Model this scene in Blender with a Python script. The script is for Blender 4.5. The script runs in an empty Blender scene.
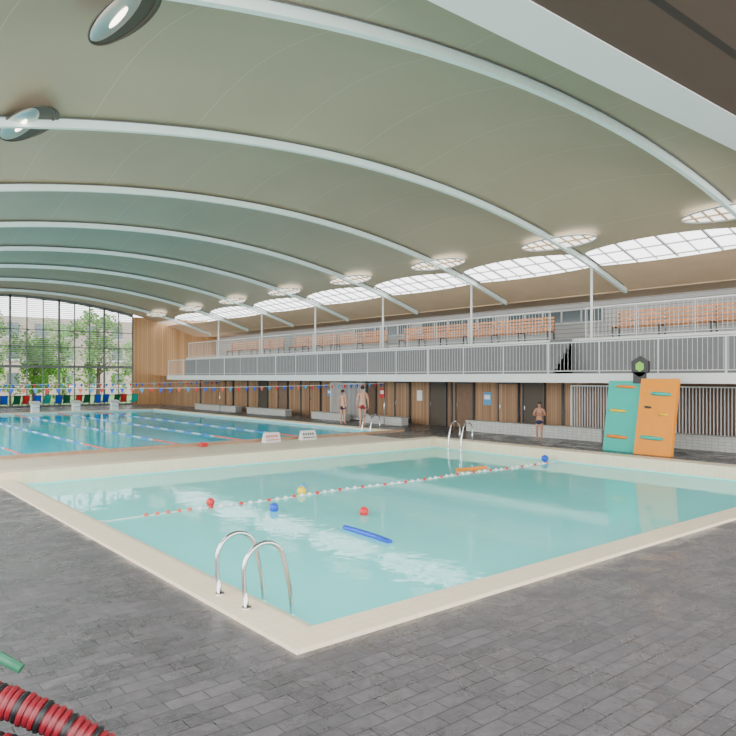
import bpy, bmesh, math, random
from mathutils import Vector, Matrix
random.seed(7)
S = bpy.context.scene
COL = S.collection

# ---------------------------------------------------------------- materials
def new_mat(name):
    m = bpy.data.materials.new(name); m.use_nodes = True
    nt = m.node_tree
    b = nt.nodes['Principled BSDF']
    return m, nt, b
def mat(name, col, rough=0.5, metal=0.0, noise=0.0, scale=4.0, bump=0.0, emit=0.0, emitcol=None):
    m, nt, b = new_mat(name)
    b.inputs['Base Color'].default_value = (*col, 1)
    b.inputs['Roughness'].default_value = rough
    b.inputs['Metallic'].default_value = metal
    if emit:
        b.inputs['Emission Color'].default_value = (*(emitcol or col), 1)
        b.inputs['Emission Strength'].default_value = emit
    if noise or bump:
        tc = nt.nodes.new('ShaderNodeTexCoord')
        nz = nt.nodes.new('ShaderNodeTexNoise'); nz.inputs['Scale'].default_value = scale
        nz.inputs['Detail'].default_value = 5
        nt.links.new(tc.outputs['Object'], nz.inputs['Vector'])
        if noise:
            r = nt.nodes.new('ShaderNodeValToRGB')
            r.color_ramp.elements[0].position = 0.3; r.color_ramp.elements[1].position = 0.7
            r.color_ramp.elements[0].color = (*[c*(1-noise) for c in col], 1)
            r.color_ramp.elements[1].color = (*[min(1, c*(1+noise)) for c in col], 1)
            nt.links.new(nz.outputs['Fac'], r.inputs['Fac'])
            nt.links.new(r.outputs['Color'], b.inputs['Base Color'])
        if bump:
            bp = nt.nodes.new('ShaderNodeBump'); bp.inputs['Strength'].default_value = bump
            bp.inputs['Distance'].default_value = 0.02
            nt.links.new(nz.outputs['Fac'], bp.inputs['Height'])
            nt.links.new(bp.outputs['Normal'], b.inputs['Normal'])
    return m
def brick_mat(name, c1, c2, cm, w, h, mortar, rough=0.4, swiz='xy', bump=0.3, wet=False, offset=0.5):
    m, nt, b = new_mat(name)
    tc = nt.nodes.new('ShaderNodeTexCoord')
    sp = nt.nodes.new('ShaderNodeSeparateXYZ'); cb = nt.nodes.new('ShaderNodeCombineXYZ')
    nt.links.new(tc.outputs['Object'], sp.inputs[0])
    nt.links.new(sp.outputs['XYZ'.index(swiz[0].upper())], cb.inputs[0])
    nt.links.new(sp.outputs['XYZ'.index(swiz[1].upper())], cb.inputs[1])
    br = nt.nodes.new('ShaderNodeTexBrick')
    br.offset = offset
    br.inputs['Scale'].default_value = 1
    br.inputs['Brick Width'].default_value = w; br.inputs['Row Height'].default_value = h
    br.inputs['Mortar Size'].default_value = mortar; br.inputs['Mortar Smooth'].default_value = 0.2
    br.inputs['Color1'].default_value = (*c1, 1); br.inputs['Color2'].default_value = (*c2, 1)
    br.inputs['Mortar'].default_value = (*cm, 1)
    nt.links.new(cb.outputs[0], br.inputs['Vector'])
    nz = nt.nodes.new('ShaderNodeTexNoise'); nz.inputs['Scale'].default_value = 9; nz.inputs['Detail'].default_value = 10
    nz.inputs['Roughness'].default_value = 0.78
    nt.links.new(tc.outputs['Object'], nz.inputs['Vector'])
    mx = nt.nodes.new('ShaderNodeMix'); mx.data_type = 'RGBA'; mx.blend_type = 'OVERLAY'
    mx.inputs[0].default_value = 0.7 if wet else 0.2
    nt.links.new(br.outputs['Color'], mx.inputs[6]); nt.links.new(nz.outputs['Fac'], mx.inputs[7])
    last = mx.outputs[2]
    if wet:
        n2 = nt.nodes.new('ShaderNodeTexNoise'); n2.inputs['Scale'].default_value = 1.6; n2.inputs['Detail'].default_value = 10
        n2.inputs['Roughness'].default_value = 0.72; n2.inputs['Distortion'].default_value = 0.6
        nt.links.new(tc.outputs['Object'], n2.inputs['Vector'])
        mr = nt.nodes.new('ShaderNodeMapRange')
        mr.inputs[1].default_value = 0.44; mr.inputs[2].default_value = 0.56
        mr.inputs[3].default_value = 0.20; mr.inputs[4].default_value = 0.48
        nt.links.new(n2.outputs['Fac'], mr.inputs[0]); nt.links.new(mr.outputs[0], b.inputs['Roughness'])
        m2 = nt.nodes.new('ShaderNodeMapRange')
        m2.inputs[1].default_value = 0.40; m2.inputs[2].default_value = 0.60
        m2.inputs[3].default_value = 0.82; m2.inputs[4].default_value = 1.08
        nt.links.new(n2.outputs['Fac'], m2.inputs[0])
        hs = nt.nodes.new('ShaderNodeHueSaturation'); nt.links.new(m2.outputs[0], hs.inputs['Value'])
        nt.links.new(last, hs.inputs['Color']); last = hs.outputs[0]
    else:
        b.inputs['Roughness'].default_value = rough
    nt.links.new(last, b.inputs['Base Color'])
    bp = nt.nodes.new('ShaderNodeBump'); bp.inputs['Strength'].default_value = bump; bp.inputs['Distance'].default_value = 0.01
    inv = nt.nodes.new('ShaderNodeMath'); inv.operation = 'SUBTRACT'
    inv.inputs[0].default_value = 1
    nt.links.new(br.outputs['Fac'], inv.inputs[1])
    ad = nt.nodes.new('ShaderNodeMath'); ad.operation = 'ADD'
    nt.links.new(inv.outputs[0], ad.inputs[0]); nt.links.new(nz.outputs['Fac'], ad.inputs[1])
    nt.links.new(ad.outputs[0], bp.inputs['Height']); nt.links.new(bp.outputs['Normal'], b.inputs['Normal'])
    return m
def water_mat(name, tint, body, turb, bscale, bstr, ior=1.3):
    m = bpy.data.materials.new(name); m.use_nodes = True
    nt = m.node_tree; nt.nodes.clear()
    out = nt.nodes.new('ShaderNodeOutputMaterial')
    tr = nt.nodes.new('ShaderNodeBsdfTransparent'); tr.inputs[0].default_value = (*tint, 1)
    df = nt.nodes.new('ShaderNodeBsdfDiffuse'); df.inputs[0].default_value = (*body, 1)
    mb_ = nt.nodes.new('ShaderNodeMixShader'); mb_.inputs[0].default_value = turb
    nt.links.new(tr.outputs[0], mb_.inputs[1]); nt.links.new(df.outputs[0], mb_.inputs[2])
    gl = nt.nodes.new('ShaderNodeBsdfGlossy'); gl.inputs['Roughness'].default_value = 0.0
    gl.inputs['Color'].default_value = (0.85, 1, 1, 1)
    fr = nt.nodes.new('ShaderNodeFresnel'); fr.inputs[0].default_value = ior
    mx = nt.nodes.new('ShaderNodeMixShader')
    tc = nt.nodes.new('ShaderNodeTexCoord')
    nz = nt.nodes.new('ShaderNodeTexNoise'); nz.inputs['Scale'].default_value = bscale; nz.inputs['Detail'].default_value = 3
    nz.inputs['Distortion'].default_value = 0.3
    bp = nt.nodes.new('ShaderNodeBump'); bp.inputs['Strength'].default_value = bstr; bp.inputs['Distance'].default_value = 0.05
    nt.links.new(tc.outputs['Object'], nz.inputs['Vector']); nt.links.new(nz.outputs['Fac'], bp.inputs['Height'])
    nt.links.new(bp.outputs[0], gl.inputs['Normal']); nt.links.new(bp.outputs[0], fr.inputs['Normal'])
    nt.links.new(fr.outputs[0], mx.inputs[0]); nt.links.new(mb_.outputs[0], mx.inputs[1]); nt.links.new(gl.outputs[0], mx.inputs[2])
    nt.links.new(mx.outputs[0], out.inputs[0])
    return m
def plank_mat(name, c1, c2, cm, pitch, axis, rough=0.6, stretch='z'):
    """boards: colour per board along `axis`, grain stretched"""
    m, nt, b = new_mat(name)
    tc = nt.nodes.new('ShaderNodeTexCoord'); sp = nt.nodes.new('ShaderNodeSeparateXYZ')
    nt.links.new(tc.outputs['Object'], sp.inputs[0])
    d = nt.nodes.new('ShaderNodeMath'); d.operation = 'DIVIDE'; d.inputs[1].default_value = pitch
    nt.links.new(sp.outputs['XYZ'.index(axis.upper())], d.inputs[0])
    fl = nt.nodes.new('ShaderNodeMath'); fl.operation = 'FLOOR'; nt.links.new(d.outputs[0], fl.inputs[0])
    wn = nt.nodes.new('ShaderNodeTexWhiteNoise'); wn.noise_dimensions = '1D'; nt.links.new(fl.outputs[0], wn.inputs['W'])
    fr = nt.nodes.new('ShaderNodeMath'); fr.operation = 'FRACT'; nt.links.new(d.outputs[0], fr.inputs[0])
    gt = nt.nodes.new('ShaderNodeMath'); gt.operation = 'GREATER_THAN'; gt.inputs[1].default_value = 0.12; nt.links.new(fr.outputs[0], gt.inputs[0])
    mp = nt.nodes.new('ShaderNodeMapping')
    sc = {'x': (0.4, 6, 6), 'y': (6, 0.4, 6), 'z': (6, 6, 0.4)}[stretch]
    mp.inputs['Scale'].default_value = sc
    nz = nt.nodes.new('ShaderNodeTexNoise'); nz.inputs['Scale'].default_value = 3; nz.inputs['Detail'].default_value = 5
    nt.links.new(tc.outputs['Object'], mp.inputs[0]); nt.links.new(mp.outputs[0], nz.inputs['Vector'])
    av = nt.nodes.new('ShaderNodeMath'); av.operation = 'MULTIPLY_ADD'; av.inputs[1].default_value = 0.6
    nt.links.new(wn.outputs['Value'], av.inputs[0]); 
    ml = nt.nodes.new('ShaderNodeMath'); ml.operation = 'MULTIPLY'; ml.inputs[1].default_value = 0.4
    nt.links.new(nz.outputs['Fac'], ml.inputs[0]); nt.links.new(ml.outputs[0], av.inputs[2])
    r = nt.nodes.new('ShaderNodeValToRGB')
    r.color_ramp.elements[0].color = (*c1, 1); r.color_ramp.elements[1].color = (*c2, 1)
    nt.links.new(av.outputs[0], r.inputs[0])
    mx = nt.nodes.new('ShaderNodeMix'); mx.data_type = 'RGBA'
    nt.links.new(gt.outputs[0], mx.inputs[0]); mx.inputs[6].default_value = (*cm, 1)
    nt.links.new(r.outputs[0], mx.inputs[7]); nt.links.new(mx.outputs[2], b.inputs['Base Color'])
    b.inputs['Roughness'].default_value = rough
    return m

M = {}
M['deck'] = brick_mat('deck_slate_tile', (0.092, 0.088, 0.096), (0.125, 0.118, 0.127), (0.042, 0.041, 0.045), 0.30, 0.15, 0.005, wet=True, bump=0.45)
M['decklight'] = brick_mat('beige_tile', (0.66, 0.57, 0.42), (0.70, 0.61, 0.46), (0.55, 0.48, 0.36), 0.3, 0.3, 0.006, offset=0, bump=0.1)
M['coping'] = brick_mat('cream_coping', (0.82, 0.70, 0.49), (0.86, 0.74, 0.53), (0.70, 0.60, 0.42), 0.25, 0.12, 0.004, rough=0.35, offset=0, bump=0.12)
M['copbrown'] = mat('lap_coping_brown', (0.42, 0.27, 0.17), 0.5, noise=0.1)
M['basin'] = brick_mat('pool_tile_aqua', (0.35, 0.95, 0.92), (0.40, 0.96, 0.94), (0.32, 0.9, 0.88), 0.15, 0.15, 0.006, rough=0.4, offset=0, bump=0.05)
M['lapbasin'] = brick_mat('pool_tile_blue', (0.10, 0.70, 0.95), (0.12, 0.74, 0.95), (0.10, 0.64, 0.9), 0.15, 0.15, 0.006, rough=0.4, offset=0, bump=0.05)
M['water'] = water_mat('water_shallow', (0.85, 1.0, 0.99), (0.23, 0.96, 0.92), 0.84, 3.2, 0.05, 1.28)
M['lapwater'] = water_mat('water_lap', (0.5, 0.95, 1.0), (0.02, 0.72, 1.0), 0.88, 3.0, 0.10, 1.14)
M['white'] = mat('white_paint', (0.8, 0.82, 0.8), 0.4)
M['railwhite'] = mat('rail_paint', (0.70, 0.72, 0.72), 0.4)
M['ropewhite'] = mat('rope_float_grey', (0.50, 0.66, 0.72), 0.5)
M['frame'] = mat('skylight_frame', (0.40, 0.41, 0.40), 0.5)
M['mint'] = mat('pale_mint_steel', (0.76, 0.90, 0.85), 0.4, noise=0.03)
M['grey'] = mat('grey_panel', (0.17, 0.175, 0.18), 0.6, noise=0.05)
M['darkgrey'] = mat('dark_grey', (0.06, 0.065, 0.07), 0.5)
M['lacing'] = mat('lacing_cord', (0.14, 0.14, 0.13), 0.6)
M['tan'] = mat('tan_membrane', (0.66, 0.48, 0.31), 0.8, noise=0.05, scale=1)
M['cladv'] = plank_mat('wood_cladding', (0.22, 0.115, 0.06), (0.50, 0.30, 0.15), (0.08, 0.045, 0.03), 0.10, 'y')
M['cladx'] = plank_mat('wood_cladding_end', (0.42, 0.22, 0.09), (0.66, 0.40, 0.18), (0.22, 0.12, 0.07), 0.16, 'x')
M['bench'] = mat('bench_wood', (0.60, 0.26, 0.10), 0.5, noise=0.2, scale=3)
M['soffit'] = plank_mat('soffit_wood', (0.085, 0.048, 0.034), (0.11, 0.064, 0.045), (0.03, 0.018, 0.014), 1.2, 'y', stretch='x')
M['louver'] = plank_mat('white_louver', (0.62, 0.63, 0.62), (0.7, 0.71, 0.7), (0.3, 0.3, 0.3), 0.2, 'z', stretch='y')
M['wtile'] = brick_mat('white_tile', (0.52, 0.53, 0.50), (0.58, 0.59, 0.56), (0.36, 0.36, 0.34), 0.2, 0.1, 0.008, swiz='yz', offset=0)
M['chrome'] = mat('chrome', (0.58, 0.58, 0.59), 0.14, 1.0)
M['satin'] = mat('satin_reflector', (0.62, 0.60, 0.55), 0.35, 0.9)
M['red'] = mat('red_plastic', (0.65, 0.03, 0.03), 0.4)
M['coral'] = mat('faded_red_plastic', (0.70, 0.14, 0.09), 0.4)
M['darkred'] = mat('dark_red_plastic', (0.12, 0.005, 0.01), 0.4)
M['coil'] = mat('deep_red_plastic', (0.22, 0.010, 0.02), 0.4)
M['blue'] = mat('blue_plastic', (0.005, 0.08, 0.60), 0.4)
M['paleblue'] = mat('pale_blue_plastic', (0.03, 0.22, 0.70), 0.4)
M['sky'] = mat('light_blue_plastic', (0.05, 0.3, 0.6), 0.4)
M['yellow'] = mat('yellow_plastic', (0.9, 0.62, 0.02), 0.4)
M['orange'] = mat('orange_plastic', (0.90, 0.26, 0.01), 0.45)
M['corange'] = mat('orange_climbing_panel', (0.95, 0.31, 0.0), 0.5, noise=0.03)
M['teal'] = mat('teal_climbing_panel', (0.0, 0.50, 0.40), 0.5, noise=0.03)
M['green'] = mat('green_paint', (0.005, 0.13, 0.06), 0.35)
M['lime'] = mat('lime_green', (0.25, 0.6, 0.06), 0.5)
M['black'] = mat('black_plastic', (0.012, 0.012, 0.014), 0.4)
M['skin'] = mat('skin', (0.66, 0.36, 0.24), 0.5)
M['skin2'] = mat('skin_tan', (0.42, 0.20, 0.12), 0.5)
M['hair'] = mat('dark_hair', (0.03, 0.018, 0.012), 0.7)
M['navy'] = mat('navy_fabric', (0.01, 0.015, 0.06), 0.8)
M['trunkred'] = mat('red_fabric', (0.3, 0.03, 0.03), 0.8)
M['glow'] = mat('sky_glow_panel', (1, 1, 1), 0.5, emit=2.0, emitcol=(1, 0.97, 0.90))  # emission stands in for the brightness seen through the oval openings
M['lamp'] = mat('lamp_glow', (1, 1, 1), 0.5, emit=7, emitcol=(1, 0.86, 0.62))
M['pocket'] = mat('dark_pocket', (0.075, 0.058, 0.04), 0.6)
M['screenback'] = mat('brown_recess_panel', (0.20, 0.12, 0.075), 0.7, noise=0.1)
M['leaf'] = mat('leaves', (0.14, 0.33, 0.05), 0.6, noise=0.5, scale=1.5)
M['bark'] = mat('bark', (0.10, 0.07, 0.05), 0.9)
M['lawn'] = mat('lawn', (0.10, 0.20, 0.05), 0.9, noise=0.3)
M['brickb'] = brick_mat('pale_brick', (0.42, 0.33, 0.27), (0.48, 0.38, 0.31), (0.4, 0.36, 0.33), 0.5, 0.2, 0.02, swiz='xz')
M['glassdark'] = mat('window_pane', (0.12, 0.16, 0.18), 0.1)
M['mull'] = mat('mullion_grey', (0.15, 0.17, 0.16), 0.5)
M['slat'] = mat('facade_slat', (0.55, 0.57, 0.56), 0.5)

def membrane_mat():
    m, nt, b = new_mat('olive_membrane')
    tc = nt.nodes.new('ShaderNodeTexCoord'); sp = nt.nodes.new('ShaderNodeSeparateXYZ')
    nt.links.new(tc.outputs['Object'], sp.inputs[0])
    a = nt.nodes.new('ShaderNodeMath'); a.operation = 'DIVIDE'; a.inputs[1].default_value = 2.35
    nt.links.new(sp.outputs[0], a.inputs[0])
    f = nt.nodes.new('ShaderNodeMath'); f.operation = 'FRACT'; nt.links.new(a.outputs[0], f.inputs[0])
    l = nt.nodes.new('ShaderNodeMath'); l.operation = 'LESS_THAN'; l.inputs[1].default_value = 0.009; nt.links.new(f.outputs[0], l.inputs[0])
    nz = nt.nodes.new('ShaderNodeTexNoise'); nz.inputs['Scale'].default_value = 0.35; nz.inputs['Detail'].default_value = 3
    nt.links.new(tc.outputs['Object'], nz.inputs[0])
    r = nt.nodes.new('ShaderNodeValToRGB')
    r.color_ramp.elements[0].position = 0.3; r.color_ramp.elements[1].position = 0.7
    r.color_ramp.elements[0].color = (0.385, 0.325, 0.225, 1); r.color_ramp.elements[1].color = (0.425, 0.36, 0.25, 1)
    nt.links.new(nz.outputs['Fac'], r.inputs['Fac'])
    mx = nt.nodes.new('ShaderNodeMix'); mx.data_type = 'RGBA'
    nt.links.new(l.outputs[0], mx.inputs[0]); nt.links.new(r.outputs[0], mx.inputs[6]); mx.inputs[7].default_value = (0.50, 0.45, 0.34, 1)
    nt.links.new(mx.outputs[2], b.inputs['Base Color']); b.inputs['Roughness'].default_value = 0.5
    return m
M['membrane'] = membrane_mat()

# ---------------------------------------------------------------- mesh builder
class MB:
    def __init__(s): s.v = []; s.f = []; s.m = []; s.smooth = []
    def add(s, vs, fs, mi=0, sm=False):
        o = len(s.v); s.v += [tuple(v) for v in vs]
        for f in fs: s.f.append([i+o for i in f]); s.m.append(mi); s.smooth.append(sm)
    def box(s, x0, x1, y0, y1, z0, z1, mi=0):
        s.add([(x0,y0,z0),(x1,y0,z0),(x1,y1,z0),(x0,y1,z0),(x0,y0,z1),(x1,y0,z1),(x1,y1,z1),(x0,y1,z1)],
              [(0,3,2,1),(4,5,6,7),(0,1,5,4),(1,2,6,5),(2,3,7,6),(3,0,4,7)], mi)
    def tube(s, pts, r, n=10, mi=0, closed=False, cap=True):
        pts = [Vector(p) for p in pts]; N = len(pts); vs = []; 
        up = Vector((0,0,1)); prev = None
        for i, p in enumerate(pts):
            if closed: t = (pts[(i+1)%N]-pts[i-1]).normalized()
            else: t = (pts[min(i+1,N-1)]-pts[max(i-1,0)]).normalized()
            if prev is None:
                a = up if abs(t.dot(up)) < .95 else Vector((1,0,0))
                u = t.cross(a).normalized()
            else:
                u = (prev - t*prev.dot(t)).normalized()
            prev = u; w = t.cross(u)
            rr = r[i] if isinstance(r, (list, tuple)) else r
            for k in range(n):
                an = 2*math.pi*k/n; vs.append(p+u*math.cos(an)*rr+w*math.sin(an)*rr)
        fs = []
        for i in range(N if closed else N-1):
            j = (i+1) % N
            for k in range(n):
                k2 = (k+1) % n; fs.append((i*n+k, j*n+k, j*n+k2, i*n+k2)[::-1])
        s.add(vs, fs, mi, True)
        if cap and not closed:
            s.add([vs[k] for k in range(n)], [tuple(range(n))], mi); s.add([vs[(N-1)*n+k] for k in range(n)], [tuple(range(n))[::-1]], mi)
    def ball(s, c, rx, ry=None, rz=None, n=12, mi=0):
        ry = ry or rx; rz = rz or rx; vs = []; fs = []; h = n//2
        for i in range(h+1):
            a = math.pi*i/h
            for k in range(n):
                b = 2*math.pi*k/n
                vs.append((c[0]+rx*math.sin(a)*math.cos(b), c[1]+ry*math.sin(a)*math.sin(b), c[2]+rz*math.cos(a)))
        for i in range(h):
            for k in range(n):
                k2 = (k+1) % n; fs.append((i*n+k, (i+1)*n+k, (i+1)*n+k2, i*n+k2))
        s.add(vs, fs, mi, True)
    def mesh(s, name, mats):
        me = bpy.data.meshes.new(name); me.from_pydata(s.v, [], s.f)
        for m in mats: me.materials.append(m)
        me.polygons.foreach_set('material_index', s.m); me.polygons.foreach_set('use_smooth', s.smooth)
        bm = bmesh.new(); bm.from_mesh(me); bmesh.ops.remove_doubles(bm, verts=bm.verts, dist=1e-5); bm.to_mesh(me); bm.free()
        me.update(); return me

def link(name, data, parent=None, label=None, category=None, group=None, kind=None, loc=None, rot=None):
    o = bpy.data.objects.new(name, data); COL.objects.link(o)
    if parent: o.parent = parent
    if loc: o.location = loc
    if rot: o.rotation_euler = rot
    if label: o['label'] = label
    if category: o['category'] = category
    if group: o['group'] = group
    if kind: o['kind'] = kind
    return o
def obj(name, mb, mats, **k):
    if not isinstance(mats, (list, tuple)): mats = [mats]
    return link(name, mb.mesh(name, mats), **k)
def empty(name, loc=(0,0,0), **k):
    e = link(name, None, loc=loc, **k); e.empty_display_size = 0.2; return e
def dup(src, loc, rot=None, **props):
    """copy a top-level thing and its parts"""
    n = src.copy(); n.location = loc
    if rot is not None: n.rotation_euler = rot
    COL.objects.link(n)
    for k, v in props.items(): n[k] = v
    def rec(a, b):
        for c in list(a.children):
            d = c.copy(); d.parent = b; COL.objects.link(d); rec(c, d)
    rec(src, n)
    return n

def prof(x): return 8.35 - 0.0125*(x-12)**2
RIBS = [8.8+6.22*k for k in range(8)]     # last ~52.3
YEND = 56.0

# ---------------------------------------------------------------- setting
def rects_minus(x0, x1, y0, y1, holes):
    xs = sorted({x0, x1, *[h[0] for h in holes], *[h[1] for h in holes]})
    ys = sorted({y0, y1, *[h[2] for h in holes], *[h[3] for h in holes]})
    out = []
    for a, b in zip(xs, xs[1:]):
        for c, d in zip(ys, ys[1:]):
            mx_, my_ = (a+b)/2, (c+d)/2
            if not any(h[0] < mx_ < h[1] and h[2] < my_ < h[3] for h in holes): out.append((a, b, c, d))
    return out
SP = (3.14, 17.2, 4.74, 17.2); LP = (0.9, 19.4, 21.3, 47.3)
mb = MB()
for a, b, c, d in rects_minus(-8, 28.7, -8, 56.2, [SP, LP]):
    beige = (17.2 <= c and d <= 21.31 and b <= 17.21)
    mb.add([(a,c,0),(b,c,0),(b,d,0),(a,d,0)], [(0,1,2,3)], 1 if beige else 0)
obj('floor', mb, [M['deck'], M['decklight']], kind='structure')

# coping small pool
mb = MB()
def coping_side(mb, pts_out, pts_in, zt, zi):  # prism strip
    (ox0, oy0), (ox1, oy1) = pts_out; (ix0, iy0), (ix1, iy1) = pts_in
    mx0, my0 = ox0+(ix0-ox0)*.7, oy0+(iy0-oy0)*.7; mx1, my1 = ox1+(ix1-ox1)*.7, oy1+(iy1-oy1)*.7
    v = [(ox0,oy0,-.3),(ox1,oy1,-.3),(ox0,oy0,zt),(ox1,oy1,zt),(mx0,my0,zt),(mx1,my1,zt),(ix0,iy0,zi),(ix1,iy1,zi),(ix0,iy0,-.4),(ix1,iy1,-.4)]
    mb.add(v, [(0,1,3,2),(2,3,5,4),(4,5,7,6),(6,7,9,8)])
X0,X1,Y0,Y1 = SP; w = .54
ix0,ix1,iy0,iy1 = X0+w,X1-w,Y0+w,Y1-w
coping_side(mb, ((X0,Y1),(X0,Y0)), ((ix0,iy1),(ix0,iy0)), .04, -.03)
coping_side(mb, ((X0,Y0),(X1,Y0)), ((ix0,iy0),(ix1,iy0)), .04, -.03)
mb.box(X0-.001, X1, iy1, Y1, -.4, .2); mb.box(ix1, X1, Y0, iy1, -.4, .2)
obj('pool_coping', mb, M['coping'], label='cream tiled coping around the small teaching pool', category='pool edge')
def basin(name, x0, x1, y0, y1, dep, zt, m, label, lines=None):
    mb = MB(); g = .006
    x0 += g; x1 -= g; y0 += g; y1 -= g
    mb.add([(x0,y0,-dep),(x1,y0,-dep),(x1,y1,-dep),(x0,y1,-dep)], [(0,1,2,3)])
    mb.add([(x0,y0,-dep),(x1,y0,-dep),(x1,y0,zt),(x0,y0,zt)], [(3,2,1,0)])
    mb.add([(x0,y1,-dep),(x1,y1,-dep),(x1,y1,zt),(x0,y1,zt)], [(0,1,2,3)])
    mb.add([(x0,y0,-dep),(x0,y1,-dep),(x0,y1,zt),(x0,y0,zt)], [(0,1,2,3)])
    mb.add([(x1,y0,-dep),(x1,y1,-dep),(x1,y1,zt),(x1,y0,zt)], [(3,2,1,0)])
    for lx in (lines or []):
        mb.add([(lx-.12,y0+1.5,-dep+.004),(lx+.12,y0+1.5,-dep+.004),(lx+.12,y1-1.5,-dep+.004),(lx-.12,y1-1.5,-dep+.004)], [(0,1,2,3)], 1)
    return obj(name, mb, [m, M['blue']], label=label, category='pool')
basin('small_pool_basin', ix0, ix1, iy0, iy1, 0.95, -.09, M['basin'], 'pale aqua tiled basin of the small teaching pool')
ROPES = [15.05-2.5*k for k in range(6)]
basin('lap_pool_basin', 1.4, 18.9, 21.8, 46.8, 1.6, -.03, M['lapbasin'], 'blue tiled basin of the large lap pool', [r+1.25 for r in ROPES])
def water(name, x0, x1, y0, y1, z, m, label):
    mb = MB(); g = .008; mb.add([(x0+g,y0+g,z),(x1-g,y0+g,z),(x1-g,y1-g,z),(x0+g,y1-g,z)], [(0,1,2,3)])
    return obj(name, mb, m, label=label, category='water', kind='stuff')
water('small_pool_water', ix0, ix1, iy0, iy1, -.12, M['water'], 'calm clear turquoise water of the small pool')
water('lap_pool_water', 1.4, 18.9, 21.8, 46.8, -.06, M['lapwater'], 'rippled blue water of the lap pool')
mb = MB()
a,b,c,d = LP
for (p,q,r,s_) in ((a,b,c,21.8),(a,b,46.8,d),(a,1.4,21.8,46.8),(18.9,b,21.8,46.8)):
    mb.box(p,q,r,s_,-.3,.05,0)
mb.box(a,b,c-.1,c,0,.10,1)
obj('lap_pool_coping', mb, [M['coping'], M['copbrown']], label='cream and brown edged coping of the lap pool', category='pool edge')

# ceiling membrane (unseen mirrored opening on the left, added to let in overhead light)
XW = 1.7
mb = MB()
bays = [(6.9, RIBS[0])] + list(zip(RIBS, RIBS[1:])) + [(RIBS[-1], YEND)]
for (ya, yb) in bays:
    NX, NY = 44, 16
    short = (yb-ya) < 5
    vs = []; fs = []
    for j in range(NY+1):
        t = j/NY; y = ya+(yb-ya)*t
        xe = 23.0 - (0 if short else .62*math.sin(math.pi*t)**.55)
        for i in range(NX+1):
            x = XW+(xe-XW)*i/NX
            fade = min(1, (xe-x)/4.0)
            vs.append((x, y, prof(x)+.10+(0 if short else .46*math.sin(math.pi*t)*fade)))
    for j in range(NY):
        for i in range(NX):
            p = j*(NX+1)+i; fs.append((p, p+NX+1, p+NX+2, p+1))
    mb.add(vs, fs, 0, True)
    for (xa, xb) in ((23.9, 26.3), (-2.2, -.4)):
        vs = []; fs = []
        for j in range(NY+1):
            t = j/NY; y = ya+(yb-ya)*t
            xa_ = xa + (0 if short else .22*math.sin(math.pi*t)**.6)
            for i in range(7):
                x = xa_+(xb-xa_)*i/6; vs.append((x, y, prof(x)+.08))
        for j in range(NY):
            for i in range(6):
                p = j*7+i; fs.append((p, p+7, p+8, p+1))
        mb.add(vs, fs, 1, True)
obj('ceiling', mb, [M['membrane'], M['tan']], kind='structure')
mb = MB(); mb.box(26.25, 28.7, 2, 56.2, 5.85, 5.95)
obj('ceiling_gallery', mb, M['tan'], kind='structure')
for n,(ya,yb) in enumerate(bays):
    mb = MB()
    k = max(2, round((yb-ya)/.78))
    for i in range(0, k+1):
        y = ya+(yb-ya)*i/k; hw = .035 if i % 2 == 0 else .012
        x0, x1 = 22.0, 24.25
        z0, z1 = prof(x0)+.22, prof(x1)+.16
        mb.add([(x0,y-hw,z0),(x1,y-hw,z1),(x1,y+hw,z1),(x0,y+hw,z0),(x0,y-hw,z0+.06),(x1,y-hw,z1+.06),(x1,y+hw,z1+.06),(x0,y+hw,z0+.06)],
               [(0,3,2,1),(4,5,6,7),(0,1,5,4),(1,2,6,5),(2,3,7,6),(3,0,4,7)])
    for x in (22.4, 23.3, 24.1):
        zz = prof(x)+.18
        mb.box(x-.016, x+.016, ya, yb, zz, zz+.05)
    obj('window_%d' % (n+10), mb, M['frame'], kind='structure')

def strip(mb, x0, x1, y0, y1, dz, th, n=40, mi=0):
    vs = []; fs = []
    for i in range(n+1):
        x = x0+(x1-x0)*i/n; z = prof(x)+dz
        vs += [(x,y0,z),(x,y1,z),(x,y1,z+th),(x,y0,z+th)]
    for i in range(n):
        a_ = i*4; b_ = a_+4
        for k in range(4): fs.append((a_+k, a_+(k+1)%4, b_+(k+1)%4, b_+k))
    fs += [(0,3,2,1), (n*4, n*4+1, n*4+2, n*4+3)]
    mb.add(vs, fs, mi)
mb = MB(); mb.box(-2, 30, 6.0, 6.9, 7.6, 8.6); obj('trim_1', mb, M['white'], kind='structure')
mb = MB(); mb.box(-2, 30, -3, 6.0, 7.62, 7.8); obj('ceiling_soffit', mb, M['soffit'], kind='structure')
mb = MB(); mb.box(-2, 30, 3.5, 3.62, 7.52, 7.62); obj('trim_2', mb, M['white'], kind='structure')

# ribs
mb = MB(); strip(mb, -2, 26.1, -.07, .07, -.11, .20, 60)
ribm = mb.mesh('roof_arch', [M['mint']])
mb = MB()
for sy in (-.11, .11): mb.tube([(-1.8+27.6*i/60, sy, prof(-1.8+27.6*i/60)+.075) for i in range(61)], .016, 5)
lac = mb.mesh('lacing_cord', [M['lacing']])
for y in RIBS:
    o = link('roof_arch', ribm, loc=(0,y,0), label='pale mint steel roof arch spanning the hall', category='roof beam', group='roof arches')
    link('lacing_cord', lac, parent=o, label='thin dark membrane lacing cords')

# columns
mb = MB(); zt = prof(23.4)-.12
mb.tube([(0,0,3.8),(0,0,zt)], .05, 12); colm = mb.mesh('support_column', [M['white']])
mb = MB(); mb.box(-.12,.12,-.12,.12,3.8,3.82); base = mb.mesh('base_plate', [M['white']])
for y in RIBS[:-1]:
    o = link('support_column', colm, loc=(23.62, y, 0), label='slim white steel column between terrace and roof arch', category='column', group='gallery columns')
    link('base_plate', base, parent=o)

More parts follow.
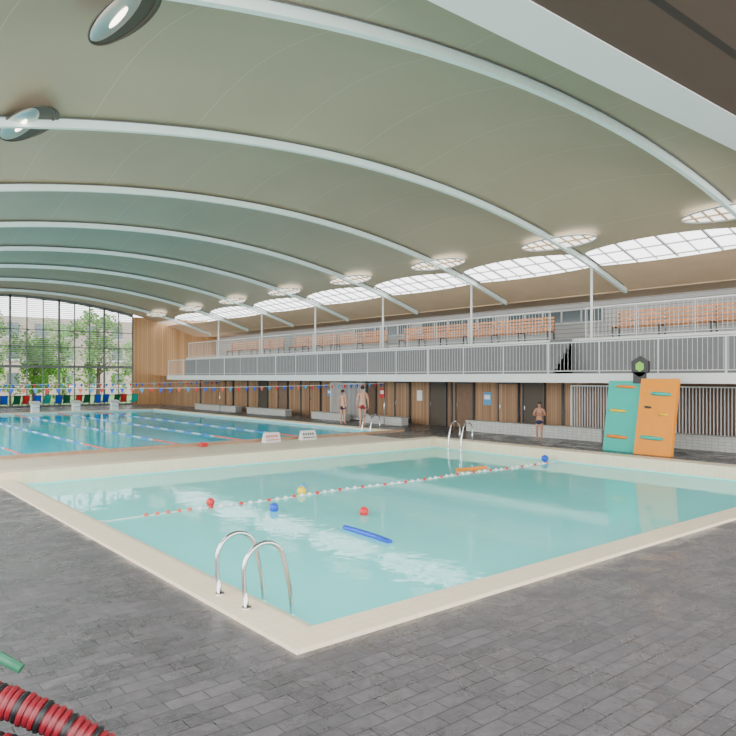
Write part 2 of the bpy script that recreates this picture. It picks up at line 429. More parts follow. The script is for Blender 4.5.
# right-side walls
mb = MB(); mb.box(23.2, 23.4, 2, 56, 0, 2.42); obj('wall_right', mb, M['cladv'], kind='structure')
mb = MB(); mb.box(28.5, 28.7, 2, 56, 3.8, 5.9); obj('wall_gallery', mb, M['louver'], kind='structure')
mb = MB(); mb.box(20.9, 28.7, 56, 56.2, 0, 7.25); obj('wall_back', mb, M['cladx'], kind='structure')
mb = MB(); mb.box(20.8, 23.2, 2, 48.8, 2.1, 2.42)
obj('gallery_slab', mb, M['white'], label='white concrete gallery slab along the wall', category='balcony')
mb = MB()
mb.box(23.4, 28.5, 2, 51, 2.42, 3.8, 0); mb.box(23.3, 23.4, 2, 51, 3.7, 3.8, 1)
for z in (2.9, 3.35): mb.box(23.385, 23.4, 2, 51, z, z+.03, 2)
mb.box(23.2,23.4,2,51,2.42,3.7,0)
obj('terrace', mb, [M['grey'], M['white'], M['darkgrey']], label='grey clad raised spectator terrace with white edge', category='terrace')
mb = MB()
for i in range(7): mb.box(21.85+.19*i, 23.19, 15.6, 16.5, 2.42, 2.42+.197*(i+1)*.99)
obj('staircase', mb, M['grey'], label='short grey staircase up to the terrace', category='stairs')
for n,(y0,y1) in enumerate(((17.5,23),(24,29.5),(30.5,36))):
    mb = MB(); mb.box(28.42, 28.5, y0, y1, 4.9, 5.5, 0)
    for k in range(6):
        y = y0+(y1-y0)*k/5; mb.box(28.38, 28.43, y-.04, y+.04, 4.88, 5.52, 1)
    mb.box(28.38,28.43,y0,y1,5.48,5.56,1); mb.box(28.38,28.43,y0,y1,4.84,4.92,1)
    obj('window_%d' % (n+30), mb, [M['glassdark'], M['white']], kind='structure')

# railings
def railing(x, y0, y1, z0, h, pitch, group, label, br=.0045):
    L = y1-y0
    e = empty('railing', (x, y0, z0), label=label, category='railing', group=group)
    mb = MB(); mb.box(-.022,.022,0,L,h-.04,h); obj('handrail', mb, M['white'], parent=e)
    mb = MB(); mb.box(-.012,.012,0,L,.08,.105); obj('bottom_rail', mb, M['railwhite'], parent=e)
    mb = MB(); n = int(L/pitch)
    for i in range(n): 
        y = (i+.5)*L/n; mb.box(-br,br,y-br,y+br,.105,h-.04)
    obj('baluster_infill', mb, M['railwhite'], parent=e)
    k = max(1, round(L/2.07))
    for i in range(k+1):
        yy = min(max(L*i/k, .02), L-.02)
        mb = MB(); mb.box(-.012,.012,yy-.012,yy+.012,0,h-.04); obj('post', mb, M['railwhite'], parent=e)
yy = 2.6
while yy < 48.5:
    railing(20.86, yy, min(yy+6.22, 48.75), 2.42, 1.12, .15, 'gallery railings', 'white gallery railing with thin vertical bars', .004); yy += 6.22
for (a_, b_) in ((2.6,8.8),(8.8,15.2),(16.8,21.24),(21.24,27.46),(27.46,33.68),(33.68,39.9),(39.9,46.1),(46.1,50.9)):
    railing(23.46, a_, b_, 3.8, 1.2, .16, 'terrace railings', 'white terrace railing with thin vertical bars', .006)

def tbench(y0, y1):
    e = empty('bench', (24.0, y0, 3.82), label='long slatted orange-brown wood bench on the terrace', category='bench', group='terrace benches')
    L = y1-y0
    mb = MB()
    for k in range(5): mb.box(.40,.44,0,L,.36+k*.145,.45+k*.145)
    obj('backrest', mb, M['bench'], parent=e)
    mb = MB()
    for k in range(3): mb.box(k*.14-.03,k*.14+.09,0,L,.40,.44)
    obj('seat', mb, M['bench'], parent=e)
    k = max(2, int(L/1.5))
    for i in range(k+1):
        y = .05+(L-.1)*i/k
        mb = MB(); mb.box(.0,.05,y-.03,y+.03,0,.4); mb.box(.0,.44,y-.03,y+.03,.36,.4); mb.box(.44,.48,y-.03,y+.03,0,1.0)
        obj('leg', mb, M['darkgrey'], parent=e)
for a_, b_ in ((3,8.6),(8.75,14.4),(17.3,21.9),(22.05,26.7),(28,32.4),(32.6,37.2),(38.4,45.6)): tbench(a_, b_)

# lower wall
for a_, b_ in [(2.2,12.6),(13.4,19.8),(23.9,26.6),(28.4,31.3),(34,38.5),(40,46)]:
    hh = .42 if b_ < 20 else .34
    mb = MB(); mb.box(21.7, 22.15, a_, b_, 0, hh, 0); mb.box(21.66, 22.19, a_-.03, b_+.03, hh, hh+.04, 0)
    obj('tiled_bench', mb, M['wtile'], label='low white tiled bench below the gallery', category='bench', group='tiled benches')
for n, y in enumerate((17.4, 18.7, 21.2, 22.9, 25.4, 28.0, 29.8, 33.0, 36.5, 38.9, 43.5)):
    mb = MB()
    mb.box(23.12, 23.19, y-.5, y+.5, 0, 2.0, 0)
    mb.box(23.08, 23.2, y-.56, y-.5, 0, 2.06, 1); mb.box(23.08, 23.2, y+.5, y+.56, 0, 2.06, 1); mb.box(23.08, 23.2, y-.56, y+.56, 2.0, 2.06, 1)
    mb.box(23.06,23.12,y+.38,y+.42,.95,1.1,2)
    obj('door_%d' % (n+1), mb, [(M['pocket'], M['cladv'], M['screenback'])[n % 3], M['darkgrey'], M['chrome']], kind='structure')  # darkest panels stand for open recesses, their shade put into the colour
def screen(y0, y1):
    e = empty('slatted_screen', (22.5, y0, 0), label='white vertical slat screen in front of wooden wall', category='screen', group='slat screens')
    L = y1-y0; mb = MB(); n = int(L/.11)
    for i in range(n):
        y = (i+.5)*L/n; mb.box(-.02,.02,y-.011,y+.011,.1,1.95)
    obj('slats', mb, M['railwhite'], parent=e)
    mb = MB(); mb.box(-.02,.02,0,L,1.95,1.99); mb.box(-.02,.02,0,L,.06,.1)
    for y in (0.02, L-.02): mb.box(-.02,.02,y-.02,y+.02,0,1.95)
    obj('frame', mb, M['white'], parent=e)
screen(13.3, 15.2); screen(3.0, 7.6); screen(7.7, 12.3); screen(27.6, 30.6)
mb = MB(); mb.box(23.14,23.199,3.0,12.3,0,2.05); mb.box(23.14,23.199,13.3,15.2,0,2.05)
obj('trim_3', mb, M['screenback'], kind='structure')
mb = MB(); mb.tube([(0,0,0),(0,0,2.1)], .06, 12)
pm = mb.mesh('gallery_post', [M['darkgrey']])
for y in (2.6, 8.8, 15.42, 21.24, 27.2, 33.3, 39.5, 46.4):
    link('gallery_post', pm, loc=(22.32, y, 0), label='dark steel post under the gallery slab', category='column', group='gallery posts')
for i,(y, z, w_, h_, c) in enumerate(((19.9,1.35,.45,.55,'sky'),(24.2,1.4,.35,.5,'white'),(27.0,1.45,.4,.5,'red'),(31.6,1.4,.5,.4,'sky'))):
    mb = MB(); mb.box(23.17,23.198,y-w_/2,y+w_/2,z-h_/2,z+h_/2,0); mb.box(23.165,23.17,y-w_*.35,y+w_*.35,z-.03,z+h_*.3,1)
    obj('poster', mb, [M[c], M['white']], label='small coloured notice on the wooden wall', category='sign')

# ---------------------------------------------------------------- end facade
def fz(x): return prof(x)+.1
mb = MB()
for i in range(21):
    x = -2+1.145*i; hw = .07 if i % 3 == 0 else .035
    mb.box(x-hw, x+hw, 56.0, 56.12, 0, fz(x))
for z in (4.6, 5.9): mb.box(-2, 20.9, 56.0, 56.12, z-.04, z+.04)
strip(mb, -2, 20.9, 56, 56.2, -.1, .35, 30)
mb.box(-2, 20.9, 55.9, 56.2, 3.0, 3.2); mb.box(-2,20.9,55.95,56.2,0,.15)
for k in range(33): 
    z = 3.35+.15*k
    xr = 12+math.sqrt(max(0,(8.3-z)/.0125)); xr = min(20.9, xr)
    mb.box(-2, xr, 56.2, 56.28, z, z+.045, 1)
obj('window_1', mb, [M['mull'], M['slat']], kind='structure')
mb = MB()
for i in range(18):
    y = -3+3.4*i; mb.box(-2.1,-1.95,y-.06,y+.06,0,prof(-2))
mb.box(-2.1,-1.95,-3,56,5.9,6.1); mb.box(-2.1,-1.95,-3,56,2.9,3.0)
obj('window_2', mb, M['mull'], kind='structure')

# exterior
mb = MB(); mb.add([(-60,56.3,-.06),(70,56.3,-.06),(70,130,-.06),(-60,130,-.06)], [(0,1,2,3)])
obj('lawn', mb, M['lawn'], label='green lawn outside the glazed facade', category='lawn', kind='stuff')
mb = MB(); mb.box(-30, 40, 90, 100, 0, 9.5, 0)
for i in range(22):
    for z in (1.2, 4.4, 7.2):
        x = -28+3.1*i; mb.box(x, x+1.3, 89.9, 90.02, z, z+1.6, 1); mb.box(x-.1,x+1.4,89.85,90.02,z-.15,z,2)
obj('apartment_building', mb, [M['brickb'], M['glassdark'], M['white']], label='pale brick apartment building with rows of windows', category='building')
def tree(seed, h):
    rnd = random.Random(seed)
    mb = MB(); mb.tube([(0,0,0),(.1,0,h*.3),(0,.1,h*.6),(0.05,0,h*.85)], [.2,.16,.1,.04], 8)
    for k in range(7):
        a = k*.9; mb.tube([(0,0,h*(.3+.06*k)),(math.cos(a)*1.5,math.sin(a)*1.5,h*(.45+.07*k))],[.07,.02],6)
    trunk = mb.mesh('trunk',[M['bark']])
    mb = MB()
    cl = [(rnd.uniform(-1.5,1.5), rnd.uniform(-1.3,1.3), h*rnd.uniform(.18,1.0), rnd.uniform(.5,1.0)) for _ in range(34)]
    for c in cl:
        for _ in range(70):
            d = Vector((rnd.gauss(0,1),rnd.gauss(0,1),rnd.gauss(0,1))).normalized()*c[3]*rnd.uniform(.5,1)
            p = Vector(c[:3])+d; u = Vector((rnd.gauss(0,1),rnd.gauss(0,1),rnd.gauss(0,1))).normalized()*.14
            v = u.orthogonal().normalized()*.09
            mb.add([p-u,p+v,p+u,p-v],[(0,1,2,3)])
    return trunk, mb.mesh('foliage',[M['leaf']])
T1 = tree(1,8.0); T2 = tree(2,6.0)
for i,(x,y) in enumerate(((3.5,65.5),(8.4,62.5),(11.6,67.5),(15.0,62.8),(20.4,63.2),(25.5,67),(-1,62),(17.8,69.5),(7.0,73),(13.5,75),(21,76))):
    t = T1 if i % 2 == 0 else T2
    e = empty('tree', (x,y,-.06), label='leafy green tree on the lawn outside', category='tree', group='garden trees'); e.rotation_euler=(0,0,i*1.3)
    link('trunk', t[0], parent=e); link('foliage', t[1], parent=e)

# coloured deck chairs in front of facade
def chair(colm):
    e = empty('deck_chair', (0,0,0)); q = .82
    mb = MB(); 
    for sx in (-.28*q,.28*q):
        mb.tube([(sx,.45*q,0),(sx,-.1*q,.45*q),(sx,-.35*q,1.15*q)], .018, 6); mb.tube([(sx,-.45*q,0),(sx,.35*q,.5*q)], .018, 6)
    mb.tube([(-.28*q,-.35*q,1.15*q),(.28*q,-.35*q,1.15*q)],.018,6); mb.tube([(-.28*q,.35*q,.5*q),(.28*q,.35*q,.5*q)],.018,6)
    obj('frame', mb, M['darkgrey'], parent=e)
    mb = MB(); P = [(.35,.5),(.1,.36),(-.08,.45),(-.2,.75),(-.35,1.15)]
    vs = []
    for (y,z) in P: vs += [(-.26*q,y*q,z*q),(.26*q,y*q,z*q)]
    mb.add(vs, [(2*i,2*i+1,2*i+3,2*i+2) for i in range(4)])
    obj('sling', mb, colm, parent=e); return e
protos = {c: chair(M[c]) for c in ('red','teal','blue','green')}
names = {'red':'red','teal':'turquoise','blue':'blue','green':'green'}
seq = ['blue','teal','red','blue','green','green','red','blue','green','blue','green','red','blue','teal','blue','green','red','green','blue','blue','green','red','teal']
used = set()
for i, c in enumerate(seq):
    loc = (4.6+.72*i, 54.5+.4*(i%2), 0); rot = (0,0,.2*math.sin(i*2))
    p = protos[c]; lab = '%s fabric folding deck chair beside the glazed facade' % names[c]
    if c not in used:
        used.add(c); p.location = loc; p.rotation_euler = rot
        p['label']=lab; p['category']='chair'; p['group']='deck chairs'
    else: dup(p, loc, rot, label=lab, category='chair', group='deck chairs')

# starting blocks
e = empty('starting_block', (16.3,47.05,.05), label='white angled starting block at the end of a lane', category='starting block', group='starting blocks')
mb = MB(); mb.box(-.22,.22,-.15,.2,0,.5); obj('pedestal', mb, M['white'], parent=e)
mb = MB(); mb.add([(-.3,-.3,.52),(.3,-.3,.52),(.3,.35,.64),(-.3,.35,.64),(-.3,-.3,.58),(.3,-.3,.58),(.3,.35,.70),(-.3,.35,.70)],[(0,3,2,1),(4,5,6,7),(0,1,5,4),(1,2,6,5),(2,3,7,6),(3,0,4,7)]); obj('platform', mb, M['wtile'], parent=e)
mb = MB(); mb.tube([(-.22,-.2,.3),(-.22,-.34,.3),(.22,-.34,.3),(.22,-.2,.3)],.02,8); obj('grip_bar', mb, M['chrome'], parent=e)
for x in (13.8,11.3,8.8,6.3): dup(e,(x,47.05,.05))

# lap ropes
for i, x in enumerate(ROPES):
    e = empty('lane_rope', (x,21.85,-.045), label='floating lane rope with blue white and red floats', category='lane rope', group='lane ropes')
    mb = MB(); mb.tube([(0,-.04,.0),(0,24.94,.0)], .01, 5); obj('cable', mb, M['white'], parent=e)
    mb = MB(); n = 150
    for k in range(n):
        y = .1+24.7*k/n
        c = 2 if (y < 3 or y > 22) else (0 if (k//5) % 2 == 0 else 1)
        mb.tube([(0,y,0),(0,y+.12,0)], .03, 8, mi=c)
    o = obj('floats', mb, [M['paleblue'], M['ropewhite'], M['coral']], parent=e); o['kind']='stuff'

# small pool float line
e = empty('float_line', (0,11.6,-.11), label='red and white float line across the small pool', category='float line')
mb = MB(); pts = [(ix0+.01,0,.04)]+[(ix0+.2+(ix1-ix0-.4)*i/40, .05*math.sin(i*.5), 0) for i in range(41)]+[(ix1-.01,0,.1)]
mb.tube(pts, .010, 6); obj('cord', mb, M['white'], parent=e)
fm = {}
for c in ('red','white','coral'):
    mb = MB(); mb.ball((0,0,0), .045, .04, .04, 12); fm[c] = mb.mesh('float', [M[c]])
nF = 58
for i in range(nF):
    x = ix0+.9+(ix1-ix0-1.3)*i/nF
    c = 'coral' if i < 5 else ('red' if i % 3 == 0 else 'white')
    idx = (x-ix0-.2)/(ix1-ix0-.4)*40
    link('float', fm[c], parent=e, loc=(x, .05*math.sin(idx*.5), 0.005))

def ballo(x,y,z,r,c,cn):
    mb = MB(); mb.ball((0,0,0), r, r, r, 20); mb.tube([(0,0,r*.98),(0,0,r*1.04)], r*.12, 8)
    obj('ball', mb, M[c], loc=(x,y,z), label='%s plastic ball floating on the water' % cn, category='ball', group='floating balls')
ballo(7.57,9.31,-.06,.085,'red','red'); ballo(6.54,10.62,-.06,.085,'blue','blue')
ballo(7.9,11.75,-.05,.095,'yellow','yellow'); ballo(5.9,11.85,-.06,.08,'red','red')
ballo(8.35,12.35,-.07,.065,'sky','light blue'); ballo(16.35,11.9,-.03,.10,'blue','blue')
mb = MB(); mb.tube([(6.64,8.66,-.10),(6.62,8.3,-.09),(6.6,7.9,-.09),(6.57,7.48,-.10)], .04, 14)
obj('pool_noodle', mb, M['blue'], label='blue foam noodle floating on the water', category='pool noodle')
mb = MB(); mb.tube([(12.9,12.1,-.09),(13.4,11.95,-.08),(13.85,11.95,-.09)], .05, 12)
obj('pool_noodle', mb, M['orange'], label='orange foam noodle floating beside the float line', category='pool noodle')

# ladders
def ladder(loc, rotz, zdrop, label='chrome pool ladder with two curved handrails'):
    """local: +x towards the water; deck foot at x=0"""
    e = empty('pool_ladder', loc, label=label, category='pool ladder'); e.rotation_euler=(0,0,rotz)
    for sy in (-.28,.28):
        pts = [(0,sy,0.0),(-.03,sy,.2)]
        for k in range(13):
            a = math.pi*(1-k/12*.86)
            pts.append((.20+.235*math.cos(a), sy, .36+.25*math.sin(a)))
        pts += [(.50,sy,.10),(.53,sy,-.2),(.53,sy,-zdrop)]
        mb = MB(); mb.tube(pts, .024, 12); obj('handrail', mb, M['chrome'], parent=e)
        mb = MB(); mb.tube([(0,sy,-.002),(0,sy,.02)], .045, 16); obj('flange', mb, M['chrome'], parent=e)
    for z in (-.35,-.65):
        mb = MB(); mb.box(.47,.57,-.28,.28,z-.015,z+.015); obj('rung', mb, M['chrome'], parent=e)
ladder((3.33,6.19,.04), 0, .8)
ladder((16.95,15.5,.2), math.pi, 1.0)
ladder((19.25,22.9,.05), math.pi, 1.0)

# wedge signs
def wedge(x,y,c):
    e = empty('floor_sign', (x,y,0.0), label='white folding lane sign with %s lettering on the pool edge' % c, category='sign', group='lane signs')
    mb = MB(); mb.add([(-.32,-.14,0),(.32,-.14,0),(.32,0,.34),(-.32,0,.34),(-.32,.14,0),(.32,.14,0)],[(0,1,2,3),(3,2,5,4),(0,3,4),(1,5,2),(0,4,5,1)])
    obj('board', mb, M['white'], parent=e)
    mb = MB()
    n = Vector((0,-.34,.14)).normalized()
    def q(x0,x1,t0,t1):
        f = lambda x,t: Vector((x,-.14+.14*t,.34*t))+n*.004
        mb.add([f(x0,t0),f(x1,t0),f(x1,t1),f(x0,t1)],[(0,1,2,3)])
    for k in range(5): q(-.24+k*.1,-.18+k*.1,.5,.75)
    for k in range(7): q(-.25+k*.075,-.20+k*.075,.2,.33)
    obj('lettering', mb, M['red'] if c=='red' else M['black'], parent=e)
wedge(12.7,20.8,'red'); wedge(14.25,20.8,'black')
mb = MB(); mb.tube([(0,-.1,.07),(0,.1,.07)],.07,12); mb.tube([(.11,-.1,.07),(.11,.1,.07)],.07,12)
obj('pull_buoy', mb, M['red'], loc=(10.1,20.9,0), label='red foam pull buoy on the tiles', category='swim float')

# backstroke flags
def flags(y, x0, x1, z, pole0=True):
    e = empty('flag_line', (0,y,z), label='string of red blue and white triangular flags over the pool', category='flags', group='flag lines')
    mb = MB(); N = 24
    cat = lambda t: -.12*4*t*(1-t)
    mb.tube([(x0+(x1-x0)*i/N,0,cat(i/N)) for i in range(N+1)], .008, 5); obj('string', mb, M['white'], parent=e)
    cols = ['red','blue','blue','coral','sky']
    ms = {}
    for c in set(cols):
        b_ = MB(); b_.add([(-.09,0,0),(.09,0,0),(0,0.02,-.20)],[(0,1,2)]); ms[c] = b_.mesh('flag',[M[c]])
    n = int((x1-x0)/.36)
    for i in range(n):
        t = (i+.5)/n
        link('flag', ms[cols[i%5]], parent=e, loc=(x0+(x1-x0)*t,0,cat(t)))
    for x in (x0,x1):
        mb = MB(); mb.tube([(x,0,-z+.0),(x,0,.05)], .022, 8); obj('pole', mb, M['chrome'], parent=e)
flags(24.9, .7, 21.5, 2.0); flags(41.8, .7, 21.5, 2.0)

# climbing wall
def rotpanel(y0, y1, xb, xt, H, th):
    mb = MB()
    mb.add([(xb,y0,0),(xb,y1,0),(xt,y1,H),(xt,y0,H),(xb+th,y0,0),(xb+th,y1,0),(xt+th,y1,H),(xt+th,y0,H)],
           [(3,0,1,2)[::-1],(4,5,6,7),(0,1,5,4),(1,2,6,5),(2,3,7,6),(3,0,4,7)])
    return mb
e = empty('climbing_wall', (19.3,10.8,0), label='teal and orange leaning pool climbing wall with holds', category='climbing wall')
mb = rotpanel(.06,1.16,.12,.50,2.18,.16); obj('teal_panel', mb, M['teal'], parent=e, label='teal climbing panel')
mb = rotpanel(-1.12,.02,-.05,.40,2.25,.16); obj('orange_panel', mb, M['corange'], parent=e, label='orange climbing panel')
mb = MB()
for y in (-.6,.8): mb.tube([(.55,y,1.9),(.85,y,0)], .035, 8)
mb.tube([(.84,-.6,.12),(.84,.8,.12)],.03,8)
obj('frame', mb, M['darkgrey'], parent=e)
def hold(y,z,w_,h_,c,orange=True):
    x = (-.05+.45*z/2.25) if orange else (.12+.38*z/2.18)
    mb = MB(); mb.tube([(x+.01,y-w_,z-h_*.3),(x-.05,y-w_*.85,z-h_*.2),(x-.06,y,z),(x-.05,y+w_*.85,z+h_*.2),(x+.01,y+w_,z+h_*.3)],[h_*.5,h_*.8,h_,h_*.8,h_*.5],12)
    obj('hold', mb, M[c], parent=e, label='%s climbing hold' % c)
for y,z,w_,h_,c in ((-.65,1.80,.30,.06,'teal'),(-.80,1.2,.12,.045,'yellow'),(-.30,1.40,.08,.04,'darkgrey'),(-.50,.5,.34,.06,'teal')): hold(y,z,w_,h_,c)
for y,z,w_,h_,c in ((.55,2.0,.32,.05,'orange'),(.75,1.25,.26,.05,'yellow'),(.72,.45,.34,.055,'orange')): hold(y,z,w_,h_,c,False)
mb = MB(); hx = lambda r,x: [(x, .08+r*math.cos(math.pi/6+k*math.pi/3)*0.95, 2.62+r*math.sin(math.pi/6+k*math.pi/3)) for k in range(6)]
a_ = hx(.33,.42); b_ = hx(.33,.52)
mb.add(a_+b_, [(0,1,2,3,4,5),(11,10,9,8,7,6)]+[(k,k+6,(k+1)%6+6,(k+1)%6) for k in range(6)], 0)
g_ = hx(.16,.415)
mb.add(g_,[(0,1,2,3,4,5)],1)
mb.box(.42,.50,-.1,.3,2.1,2.45,0)
obj('hexagon_sign', mb, [M['black'],M['lime']], parent=e, label='black hexagonal sign with green emblem')

# oval roof lights
def oval(rx, ry, name, label, group, bowl=False):
    e = empty(name, (0,0,0), label=label, category='roof light', group=group)
    N = 40
    mb = MB(); mb.tube([(rx*math.cos(2*math.pi*k/N), ry*math.sin(2*math.pi*k/N), 0) for k in range(N)], .03 if not bowl else .015, 8, closed=True)
    obj('rim', mb, M['frame'] if not bowl else M['pocket'], parent=e)
    if not bowl:
        mb = MB(); vs = [(rx*math.cos(2*math.pi*k/N), ry*math.sin(2*math.pi*k/N), .04) for k in range(N)]
        mb.add(vs, [tuple(range(N))[::-1]]); obj('glow_panel', mb, M['glow'], parent=e)  # no hole cut here; a glowing sheet gives the bright skylight view
        mb = MB()
        for k in range(-3,4):
            y = ry*k/4; hw = rx*math.sqrt(1-(y/ry)**2); mb.box(-hw,hw,y-.03,y+.03,-.01,.03)
        mb.box(-.03,.03,-ry,ry,-.012,.028); obj('grid', mb, M['tan'], parent=e)
    else:
        mb = MB(); vs = [(rx*math.cos(2*math.pi*k/N)*(1.25 if math.cos(2*math.pi*k/N)>0 else 1), ry*math.sin(2*math.pi*k/N), .01) for k in range(N)]
        mb.add(vs, [tuple(range(N))[::-1]]); obj('backing', mb, M['pocket'], parent=e)
        mb = MB(); vs=[]
        for i in range(7):
            a = math.pi/2*i/6
            for k in range(N):
                vs.append((-rx*.30+rx*.62*math.cos(a)*math.cos(2*math.pi*k/N), ry*.88*math.cos(a)*math.sin(2*math.pi*k/N), -.0-.06*math.sin(a)))
        mb.add(vs,[(i*N+k,i*N+(k+1)%N,(i+1)*N+(k+1)%N,(i+1)*N+k) for i in range(6) for k in range(N)],0,True)
        obj('reflector', mb, M['satin'], parent=e)
        mb = MB(); mb.ball((-rx*.30,-ry*.1,-.06), .05, ry*.34, .03, 14); obj('lamp_bulb', mb, M['lamp'], parent=e)
    return e
src = None
for y in RIBS:
    x = 21.4; ang = math.atan(0.025*(x-12)); loc = (x,y,prof(x)-.02); rot=(0,ang,0)
    if src is None:
        src = oval(.50,1.6,'oval_roof_light','glowing oval rooflight with slim rim and bars around a roof arch','oval rooflights'); src.location=loc; src.rotation_euler=rot
    else: dup(src, loc, rot)
src = oval(.34,1.05,'oval_lamp','satin oval ceiling lamp in dark recess by a roof arch','oval lamps',True)
x=3.50; rot=(0,math.atan(0.025*(x-12)),0)
src.location=(x,9.80,prof(x)+.0); src.rotation_euler=rot
x=3.5; s2=dup(src,(x,15.3,prof(x)+.03),rot); s2.scale=(1.35,1.2,1)
x=3.3; dup(src,(x,21.6,prof(x)+.05),rot)

# ---------------------------------------------------------------- lane rope on reel (near)
e = empty('rope_reel', (.75,3.75,0), label='green tube trolley reel carrying lane rope', category='reel')
mb = MB()
mb.tube([(.08,-.03,.85),(-.14,.16,1.00),(-.5,.45,1.25)], .025, 12); obj('handle', mb, M['green'], parent=e)
mb = MB(); mb.tube([(.3,-.45,.04),(.0,-.2,.36),(-.4,.0,.38),(-.8,.3,.04)], .025, 10); mb.tube([(-.3,.28,1.12),(-.4,.0,.38)],.022,10)
obj('frame', mb, M['green'], parent=e)
mb = MB(); mb.tube([(-.5,-.4,.30),(.1,.3,.30)], .09, 20); obj('drum', mb, M['black'], parent=e)
def bezier(pts, n):
    out=[]; P=[Vector(p) for p in pts]; P=[P[0]*2-P[1]]+P+[P[-1]*2-P[-2]]
    for i in range(1,len(P)-2):
        for k in range(n):
            t=k/n; out.append(.5*((2*P[i])+(-P[i-1]+P[i+1])*t+(2*P[i-1]-5*P[i]+4*P[i+1]-P[i+2])*t*t+(-P[i-1]+3*P[i]-3*P[i+1]+P[i+2])*t**3))
    return out
def rope(off, R=.08):
    path = bezier([(.40+off[0],4.1+off[1],.64+off[2]),(.66+off[0],3.9+off[1],.70+off[2]),(.90+off[0],3.70+off[1],.61+off[2]),(1.15+off[0],3.49+off[1],.44+off[2]),(1.29+off[0],3.36+off[1],.26+off[2]),(1.31+off[0],3.2+off[1],.12)],11)
    mb = MB(); mb.tube(path,R*.86,12); 
    ee = empty('coiled_lane_rope',(0,0,0),label='thick lane rope of dark red discs draped over the reel',category='lane rope',group='coiled lane ropes')
    obj('cable',mb,M['darkred'],parent=ee)
    for i in range(0,len(path)-1):
        p=path[i]; t=(path[i+1]-path[i]).normalized()
        rr = R*(1+.05*math.sin(i*2.3))
        mb=MB(); mb.tube([p-t*.013,p-t*.006,p+t*.006,p+t*.013],[rr*.92,rr,rr,rr*.92],20)
        obj('float_disc',mb,M['black'] if i%4==3 else M['coil'],parent=ee)
rope((0,0,0)); rope((-.15,-.14,-.10),.08)

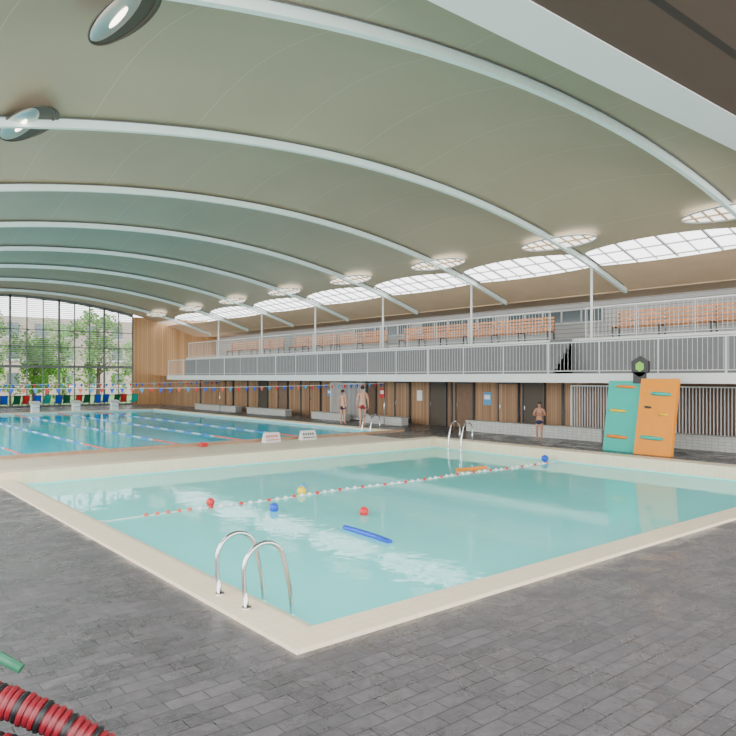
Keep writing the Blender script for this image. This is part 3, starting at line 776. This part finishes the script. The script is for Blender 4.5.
# ---------------------------------------------------------------- people
def skin_mesh(verts, edges, radii, sub=2):
    me = bpy.data.meshes.new('tmp'); me.from_pydata(verts, edges, [])
    o = bpy.data.objects.new('tmp', me); COL.objects.link(o)
    o.modifiers.new('s','SKIN'); 
    if not me.skin_vertices:
        bm = bmesh.new(); bm.from_mesh(me); bm.verts.layers.skin.verify(); bm.to_mesh(me); bm.free()
    for i, r in enumerate(radii):
        sv = me.skin_vertices[0].data[i]; sv.radius = r if isinstance(r, tuple) else (r, r); sv.use_root = (i == 0)
    m = o.modifiers.new('u','SUBSURF'); m.levels = sub; m.render_levels = sub
    bpy.context.view_layer.update()
    dg = bpy.context.evaluated_depsgraph_get()
    out = bpy.data.meshes.new_from_object(o.evaluated_get(dg))
    bpy.data.objects.remove(o)
    return out
def person(loc, rotz, sc, skin, clothes, label, arms='down', top=None, stride=.0):
    P = {}; E = []; R = {}
    order = []
    def j(n, p, r, par=None):
        P[n]=p; R[n]=r; order.append(n)
        if par: E.append((par,n))
    j('pel',(0,0,.95),(.145,.105))
    j('waist',(0,0,1.10),(.125,.09),'pel'); j('chest',(0,0,1.30),(.155,.105),'waist'); j('neckb',(0,.01,1.43),(.10,.075),'chest'); j('neck',(0,.0,1.50),.052,'neckb')
    j('head0',(0,-.01,1.57),.062,'neck'); j('head1',(0,-.015,1.645),(.08,.092),'head0'); j('head2',(0,-.005,1.715),(.062,.075),'head1')
    for s,n in ((-1,'l'),(1,'r')):
        st = stride*s
        j('hip'+n,(.095*s,0,.88),.088,'pel'); j('mid'+n,(.10*s,-.02+st*.4,.68),.074,'hip'+n); j('knee'+n,(.10*s,-.02+st*.8,.49),.054,'mid'+n)
        j('calf'+n,(.10*s,.01+st,.34),.053,'knee'+n); j('ank'+n,(.10*s,.02+st*1.2,.09),.034,'calf'+n)
        j('toe'+n,(.115*s,-.13+st*1.2,.03),(.038,.026),'ank'+n)
        j('sh'+n,(.175*s,.01,1.405),.062,'neckb')
        if arms == 'down':
            el=(.235*s,.03,1.14); wr=(.255*s,-.03,.90); pm=(.255*s,-.045,.83)
        else:
            el=(.26*s,.0,1.15); wr=(.08*s,-.19,1.20); pm=(.0*s,-.20,1.22)
        j('el'+n,el,.041,'sh'+n); j('wr'+n,wr,.026,'el'+n); j('pm'+n,pm,(.036,.018),'wr'+n)
    idx = {n:i for i,n in enumerate(order)}
    body = skin_mesh([P[n] for n in order], [(idx[a],idx[b]) for a,b in E], [R[n] for n in order])
    bm = bmesh.new(); bm.from_mesh(body)
    for s,n in ((-1,'l'),(1,'r')):
        pm = Vector(P['pm'+n]); d = (pm-Vector(P['wr'+n])).normalized()
        side = Vector((0,1,0)) if arms=='down' else Vector((0,0,1))
        cur = Vector((-s,0,0)) if arms=='down' else Vector((0,.4,0))
        for k,L in enumerate((.060,.075,.080,.072)):
            b0 = pm + side*(.03-.02*k)
            f = skin_mesh([b0, b0+d*(.03+L*.5)+cur*.006, b0+d*(.03+L)+cur*.03],[(0,1),(1,2)],[.010,.009,.007],1); bm.from_mesh(f)
        b0 = pm - side*.03 - d*.03
        f = skin_mesh([b0, b0-side*.03+d*.03, b0-side*.035+d*.06],[(0,1),(1,2)],[.012,.010,.008],1); bm.from_mesh(f)
    for pts, r in (([(0,-.10,1.66),(0,-.118,1.635)],[.010,.014]), ([(-.08,.0,1.655),(-.088,.01,1.635)],[.014,.010]), ([(.08,.0,1.655),(.088,.01,1.635)],[.014,.010])):
        f = skin_mesh(pts, [(0,1)], r, 1); bm.from_mesh(f)
    me = bpy.data.meshes.new('person'); bm.to_mesh(me); bm.free()
    me.materials.clear(); me.materials.append(skin)
    for p in me.polygons: p.material_index = 0; p.use_smooth = True
    o = link('person', me, loc=loc, rot=(0,0,rotz), label=label, category='person'); o.scale=(sc,)*3
    mb = MB(); mb.ball((0,.012,1.685), .092, .10, .085, 16)
    mb.v = [(x,y,z if z>1.63 or y>.03 else 1.66) for (x,y,z) in mb.v]
    obj('hair', mb, M['hair'], parent=o)
    mb = MB()
    for s in (-1,1): mb.ball((.032*s,-.098,1.66), .011, .008, .008, 8)
    obj('eyes', mb, M['black'], parent=o)
    mb = MB(); mb.tube([(-.02,-.103,1.60),(0,-.107,1.598),(.02,-.103,1.60)], .006, 6); obj('mouth', mb, M['trunkred'], parent=o)
    V = [(0,0,1.03),(0,0,.93)]+[P['hipl'],P['hipr']]+[tuple(Vector(P['mid'+n])+Vector((0,0,.04))) for n in 'lr']
    t = skin_mesh(V,[(0,1),(1,2),(1,3),(2,4),(3,5)],[(.148,.112),(.158,.118),.102,.102,.092,.092],2)
    t.materials.clear(); t.materials.append(clothes)
    for p in t.polygons: p.use_smooth=True; p.material_index=0
    link('swim_shorts', t, parent=o)
    return o
person((19.75,24.4,0), math.radians(150), 1.08, M['skin'], M['trunkred'], 'person standing in dark red swim shorts, bare chested, arms at sides', stride=.06)
person((20.0,26.2,0), math.radians(100), .96, M['skin'], M['navy'], 'person standing in navy swim shorts beside the lap pool', stride=.03)
person((20.35,15.05,0), math.radians(-60), .80, M['skin2'], M['navy'], 'child in dark swimsuit standing with arms folded', arms='up')

# ---------------------------------------------------------------- light
W = bpy.data.worlds.new('World'); S.world = W; W.use_nodes = True
bg = W.node_tree.nodes['Background']; bg.inputs[0].default_value = (0.98, 0.985, 1.0, 1); bg.inputs[1].default_value = 4.6
def area(name, loc, rot, sx, sy, e, col=(1,1,1)):
    l = bpy.data.lights.new(name,'AREA'); l.shape='RECTANGLE'; l.size=sx; l.size_y=sy; l.energy=e; l.color=col
    o = bpy.data.objects.new(name,l); COL.objects.link(o); o.location=loc; o.rotation_euler=rot
area('fill_side', (-5, 24, 5.0), (0, math.radians(-78), 0), 6, 56, 2800, (1,0.96,0.90))  # unseen area lamp beyond the left side, added to brighten the hall
area('fill_rear', (10, -6, 4.5), (math.radians(75), 0, 0), 24, 6, 1100, (1,0.96,0.90))  # unseen area lamp behind the camera, added as fill

# camera
cam = bpy.data.cameras.new('cam'); co = bpy.data.objects.new('cam', cam); COL.objects.link(co)
co.location = (0,0,2.3); co.rotation_euler = (math.radians(90), 0, math.radians(-39.45))
cam.sensor_width = 36; cam.lens = 36*684/736; cam.shift_y = 9/736; cam.clip_end = 500
S.camera = co
